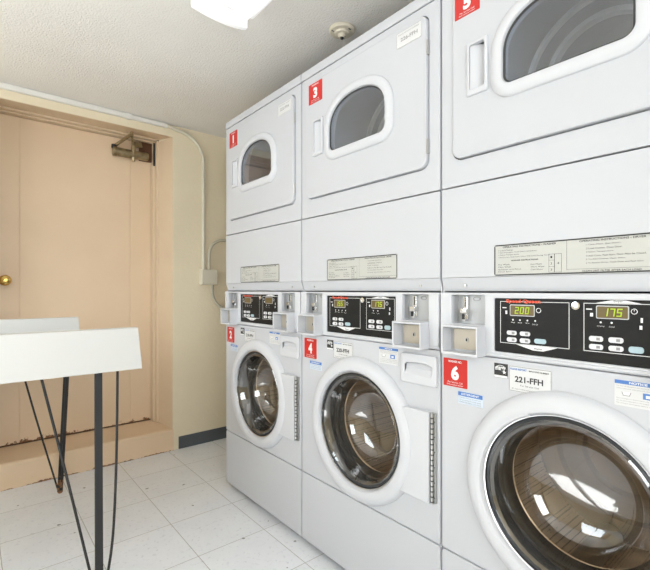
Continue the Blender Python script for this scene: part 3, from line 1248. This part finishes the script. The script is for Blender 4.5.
# gasket and tub
bm = bmesh.new()
lathe(bm, CXW, CZW, [(.206, .010), (.204, .018), (.190, .022), (.182, .034), (.176, .040), (.172, .052), (.178, .060), (.174, .070), (.170, .080), (.178, .088)], 96)
obj('door_gasket', bm, M['rubber'], root)
bm = bmesh.new()
lathe(bm, CXW, CZW, [(.176, .086), (.172, .090), (.180, .094), (.262, .10), (.270, .112), (.270, .44), (.268, .450)], 96)
wdr = obj('washer_drum', bm, M['drum'], root)
bm = bmesh.new()
lathe(bm, CXW, CZW, [(.268, .45), (.255, .455), (.222, .452), (.215, .435), (.200, .435), (.192, .452), (.150, .455), (.142, .438), (.122, .438), (.114, .455), (.075, .452), (.065, .425), (0, .420)], 96)
obj('drum_back', bm, M['drum_back'], root)
for a in (20, 140, 260):
    bm = bmesh.new()
    ca, sa = cos(radians(a)), sin(radians(a))
    c0 = (CXW + .262 * ca, .12, CZW + .262 * sa)
    c1 = (CXW + .255 * ca, .43, CZW + .255 * sa)
    tube(bm, [c0, c1], [.030, .036], 14)
    obj('drum_vane', bm, M['steel'], wdr)

# detergent drawer
bm = bmesh.new()
scoop = []
for i in range(13):
    a = pi * i / 12
    scoop.append((.611 + .052 * cos(a), .832 + .010 * sin(a)))
scoop = [(.559, .812), (.564, .806), (.658, .806), (.663, .812)] + scoop
plate(bm, rrect(.542, .680, .776, .868, .008, 6), -.0005, -.010, .004, [scoop])
dr = obj('detergent_drawer', bm, M['white_plastic'], root)
bm = bmesh.new()
v4 = [bm.verts.new(c) for c in ((.556, -.0095, .804), (.666, -.0095, .804), (.666, .012, .845), (.556, .012, .845))]
bm.faces.new(v4)
sweep(bm, scoop, [(0, -.008), (0, .012)])
obj('drawer_grip', bm, M['white_plastic'], dr, smooth=False)

# instruction label on the service panel
bm = bmesh.new()
plate(bm, rrect(.166, .522, 1.101 + .002, 1.184, .005, 4), 0, -.0010, .0002, mi=0)
lb = obj('instruction_label', bm, M['ivory'], root)
bm = bmesh.new()
yl = -.00135
A0, A1, B0, B1 = .1665, .5215, 1.1035, 1.1835
w = .0030
quad(bm, A0 + .003, A1 - .003, B0, B0 + w, yl); quad(bm, A0 + .003, A1 - .003, B1 - w, B1, yl)
quad(bm, A0, A0 + w, B0 + .003, B1 - .003, yl); quad(bm, A1 - w, A1, B0 + .003, B1 - .003, yl)
quad(bm, .3450, .3456, 1.112, 1.181, yl)
quad(bm, .346, .519, 1.1135, 1.1140, yl)
text(bm, 'OPERATING INSTRUCTIONS - WASHER', .190, .322, 1.1745, 1.1790, yl, bold=.02)
text(bm, 'OPERATING INSTRUCTIONS - DRYER', .372, .498, 1.1745, 1.1790, yl, bold=.02)
text(bm, 'CLEAN LINT FILTER AFTER EACH LOAD', .378, .490, 1.1072, 1.1110, yl, bold=.015)
text(bm, 'WASHER INSTRUCTIONS', .212, .280, 1.1395, 1.1430, yl, bold=.02)
for i, s_ in enumerate(('1 Load Clothes.', '2 Add Detergent. Close Door and Drawer.', '3 Select Temperature.', '4 Add Coins. Push Start. Door Will Lock During Cycle.')):
    text(bm, s_, .178, .178 + (.040, .100, .055, .130)[i], 1.1670 - i * .0062, 1.1705 - i * .0062, yl)
for i, s_ in enumerate(('Pre Wash', 'Main Wash', 'Softener and Rinse', 'Final Spin')):
    text(bm, s_, .178, .178 + (.030, .034, .060, .036)[i], 1.1300 - i * .0062, 1.1333 - i * .0062, yl)
for i, s_ in enumerate(('Hot Water', 'Warm Water', 'Cold Water')):
    text(bm, s_, .262, .262 + (.028, .034, .030)[i], 1.1280 - i * .0065, 1.1313 - i * .0065, yl)
for i, s_ in enumerate(('1 Clean Filter. (See Door)', '2 Load Clothes. Close Door.', '3 Select Temperature.', '4 Add Coins. Push Start. Door Must be Closed.', '5 To Add Clothes, Open Door.', '6 To Restart Dryer, Close Door and Push Start.')):
    text(bm, s_, .386, .386 + (.066, .070, .054, .112, .076, .108)[i], 1.1655 - i * .0082, 1.1692 - i * .0082, yl)
for (x0_, x1_, z0_, z1_) in ((.305, .318, 1.108, 1.152), (.318, .334, 1.108, 1.152)):
    quad(bm, x0_, x1_, z1_ - .0006, z1_, yl); quad(bm, x0_, x1_, z0_, z0_ + .0006, yl)
    quad(bm, x0_, x0_ + .0006, z0_, z1_, yl); quad(bm, x1_ - .0006, x1_, z0_, z1_, yl)
for z in (1.122, 1.137):
    quad(bm, .305, .318, z, z + .0006, yl)
for i, z in enumerate((1.142, 1.127, 1.112)):
    text(bm, '123'[i], .309, .313, z, z + .005, yl)
text(bm, '4', .324, .329, 1.127, 1.132, yl)
face_front(bm)
obj('lettering', bm, M['ink'], lb, smooth=False, recalc=False)

# blue detergent strip sticker
bm = bmesh.new()
plate(bm, rrect(.057, .133, .746, .780), 0, -.0008, 0)
bs = obj('notice_strip', bm, M['lightblue'], root, smooth=False)
bm = bmesh.new()
quad(bm, .0575, .1325, .768, .7795, -.0012, 0)
text(bm, 'DETERGENT', .068, .122, .7710, .7765, -.0015, 1, bold=.02)
for i in range(3):
    text(bm, ('Use high efficiency detergent only', 'Do not overload the washer basket', 'Follow the fabric care labels')[i], .062, .128, .7615 - i * .006, .7650 - i * .006, -.0012, 2)
face_front(bm)
obj('lettering', bm, None, bs, smooth=False, recalc=False, mats=[M['blue'], M['whiteink'], M['greyink']])

# black energy emblem sticker
bm = bmesh.new()
plate(bm, rrect(.166, .203, .837, .874), 0, -.0008, 0)
es_ = obj('energy_sticker', bm, M['ink'], root, smooth=False)
bm = bmesh.new()
text(bm, 'energy', .169, .197, .852, .866, -.0012, bold=.02, shear=.3)
star = []
for i in range(10):
    a = radians(90 + 36 * i)
    rr = .0055 if i % 2 == 0 else .0024
    star.append(bm.verts.new((.194 + rr * cos(a), -.0012, .852 + rr * sin(a))))
bm.faces.new(star)
rows = []
for i in range(15):
    a = radians(25 + 130 * i / 14)
    rows.append((bm.verts.new((.184 + .016 * cos(a), -.0012, .855 + .015 * sin(a))), bm.verts.new((.184 + .0148 * cos(a), -.0012, .855 + .0138 * sin(a)))))
for p, q in zip(rows, rows[1:]):
    bm.faces.new((p[0], q[0], q[1], p[1]))
quad(bm, .1665, .2025, .8375, .8430, -.0012)
face_front(bm)
obj('emblem', bm, M['whiteink'], es_, smooth=False, recalc=False)

# washer asset tag
bm = bmesh.new()
plate(bm, rrect(.206, .312, .808, .873, .003, 3), 0, -.0010, .0002)
at = obj('asset_tag', bm, M['paper'], root)

# notice sticker right of centre
bm = bmesh.new()
plate(bm, rrect(.441, .526, .820, .875), 0, -.0008, 0)
ns = obj('notice_sticker', bm, M['paper'], root, smooth=False)
bm = bmesh.new()
quad(bm, .4415, .5255, .8665, .8745, -.0012, 0)
text(bm, 'NOTICE', .468, .500, .8682, .8730, -.0015, 1, bold=.03)
for i in range(2):
    text(bm, ('Use only HE detergent in this machine for best results', 'Utilise solamente detergente HE en esta lavadora')[i], .445, .522, .8605 - i * .005, .8635 - i * .005, -.0012, 2)
for i in range(3):
    text(bm, ('Place detergent in drawer before the cycle begins', 'Do not place detergent in the basket or the drum', 'No coloque detergente dentro del tambor')[i], .445, .522, .8345 - i * .005, .8375 - i * .005, -.0012, 2)
vs = [bm.verts.new((x, -.0012, z)) for x, z in ((.457, .842), (.469, .842), (.472, .850), (.454, .850))]
bm.faces.new(vs).material_index = 2
vs = [bm.verts.new((x, -.0014, z)) for x, z in ((.4580, .8435), (.468, .8435), (.4702, .8502), (.4558, .8502))]
bm.faces.new(vs).material_index = 1
quad(bm, .492, .512, .8405, .8530, -.0012, 0)
quad(bm, .497, .507, .8430, .8490, -.0014, 1)
face_front(bm)
obj('lettering', bm, None, ns, smooth=False, recalc=False, mats=[M['blue'], M['whiteink'], M['greyink']])


def copy_tree(o, parent=None):
    c = o.copy()
    col.objects.link(c)
    c.parent = parent
    for ch in [k for k in o.children]:
        copy_tree(ch, c)
    return c


roots = [root, copy_tree(root), copy_tree(root)]
PITCH = 0.6905
Y0 = [2.139, 1.4485, 0.758]
LAB = ['white stacked dryer 1 over washer 2, farthest in the row and nearest the door wall',
       'white stacked dryer 3 over washer 4, in the middle of the row',
       'white stacked dryer 5 over washer 6, nearest in the row with the largest washer door']
SEG = {'0': 'abcdef', '1': 'bc', '2': 'abged', '3': 'abgcd', '4': 'fgbc', '5': 'afgcd', '6': 'afgedc', '7': 'abc', '8': 'abcdefg', '9': 'abfgcd'}


def digits(bm, s, x0, z0, h, w, gap):
    th = h * .13
    for ch in s:
        hh = h / 2
        R = {'a': (0, w, h - th, h), 'g': (0, w, hh - th / 2, hh + th / 2), 'd': (0, w, 0, th),
             'f': (0, th, hh, h), 'b': (w - th, w, hh, h), 'e': (0, th, 0, hh), 'c': (w - th, w, 0, hh)}
        for k in SEG[ch]:
            a, b_, c, d = R[k]
            sh = lambda z: z * .14
            vs = [bm.verts.new((x0 + x + sh(z), -.0030, z0 + z)) for x, z in ((a, c), (b_, c), (b_, d), (a, d))]
            bm.faces.new(vs)
        x0 += w + gap


def number_sticker(rt, num, x0, x1, z0, z1, y, word):
    bm = bmesh.new()
    plate(bm, rrect(x0, x1, z0, z1, .0015, 2), y, y - .0009, 0)
    s = obj('number_sticker', bm, M['red'], rt, smooth=False)
    bm = bmesh.new()
    cx = (x0 + x1) / 2
    h = z1 - z0
    yy = y - .0013
    text(bm, num, cx - h * (.08 if num == '1' else .16), cx + h * (.08 if num == '1' else .16), z0 + h * .24, z0 + h * .76, yy, bold=.05)
    text(bm, word, cx - h * .28, cx + h * .28, z0 + h * .86, z0 + h * .94, yy, bold=.02)
    text(bm, 'For Service Call', cx - h * .30, cx + h * .30, z0 + h * .13, z0 + h * .19, yy)
    text(bm, 'Give machine number', cx - h * .34, cx + h * .34, z0 + h * .05, z0 + h * .10, yy)
    face_front(bm)
    obj('lettering', bm, M['whiteink'], s, smooth=False, recalc=False)


for i, rt in enumerate(roots):
    rt.location = (1.07, Y0[i], 0)
    rt.rotation_euler = (0, 0, -pi / 2)
    tag(rt, LAB[i], 'washer dryer', 'row of stacked washers and dryers')
    kids = {}
    for ch in rt.children:
        kids.setdefault(ch.name.split('.')[0], []).append(ch)
    number_sticker(rt, str(2 * i + 1), (.063, .063, .053)[i], (.148, .148, .130)[i], (1.812, 1.812, 1.826)[i], (1.892, 1.892, 1.900)[i], -.0102, 'DRYER NO.')
    number_sticker(rt, str(2 * i + 2), (.018, .020, .008)[i], (.096, .100, .086)[i], .789, .869, -.0001, 'WASHER NO.')
    # asset numbers
    code = ('219-FFH', '220-FFH', '221-FFH')[i]
    bm = bmesh.new()
    yy = -.0014
    text(bm, code, .222, .292, .833, .848, yy, bold=.03)
    text(bm, 'PLEASE REPORT', .210, .252, .8625, .8675, yy, mi=1, bold=.03)
    text(bm, 'MACHINE NUMBER', .258, .306, .8625, .8665, yy, bold=.01)
    text(bm, 'For Service Call', .236, .282, .8235, .8275, yy)
    text(bm, 'Or report online and give the number above', .214, .304, .8135, .8170, yy)
    fw = .0008
    quad(bm, .2075, .3105, .8092, .8092 + fw, yy); quad(bm, .2075, .3105, .8718 - fw, .8718, yy)
    quad(bm, .2070, .2070 + fw, .811, .870, yy); quad(bm, .3110 - fw, .3110, .811, .870, yy)
    face_front(bm)
    obj('lettering', bm, None, kids['asset_tag'][0], smooth=False, recalc=False, mats=[M['ink'], M['blue']])
    bm = bmesh.new()
    text(bm, ('222-FFH', '226-FFH', '227-FFH')[i], .545, .612, 1.856, 1.868, -.0116, bold=.02)
    text(bm, 'PLEASE REPORT NUMBER', .535, .618, 1.877, 1.881, -.0116)
    fw = .0007
    quad(bm, .528, .627, 1.8388, 1.8388 + fw, -.0116); quad(bm, .528, .627, 1.8872 - fw, 1.8872, -.0116)
    quad(bm, .528, .528 + fw, 1.839, 1.887, -.0116); quad(bm, .627 - fw, .627, 1.839, 1.887, -.0116)
    face_front(bm)
    obj('plate_lettering', bm, M['greyink'], kids['dryer_door'][0], smooth=False, recalc=False)
    if i > 0:
        a, b_ = (('200', '175') if i == 2 else ('155', '175'))
        bm = bmesh.new()
        digits(bm, a, .222, 1.006, .017, .0095, .0035)
        face_front(bm)
        obj('lit_digits', bm, M['green'], kids['control_panel'][0], smooth=False, recalc=False)
        bm = bmesh.new()
        digits(bm, b_, .419, 1.009, .017, .0095, .0035)
        face_front(bm)
        obj('lit_digits', bm, M['green'], kids['control_panel'][0], smooth=False, recalc=False)
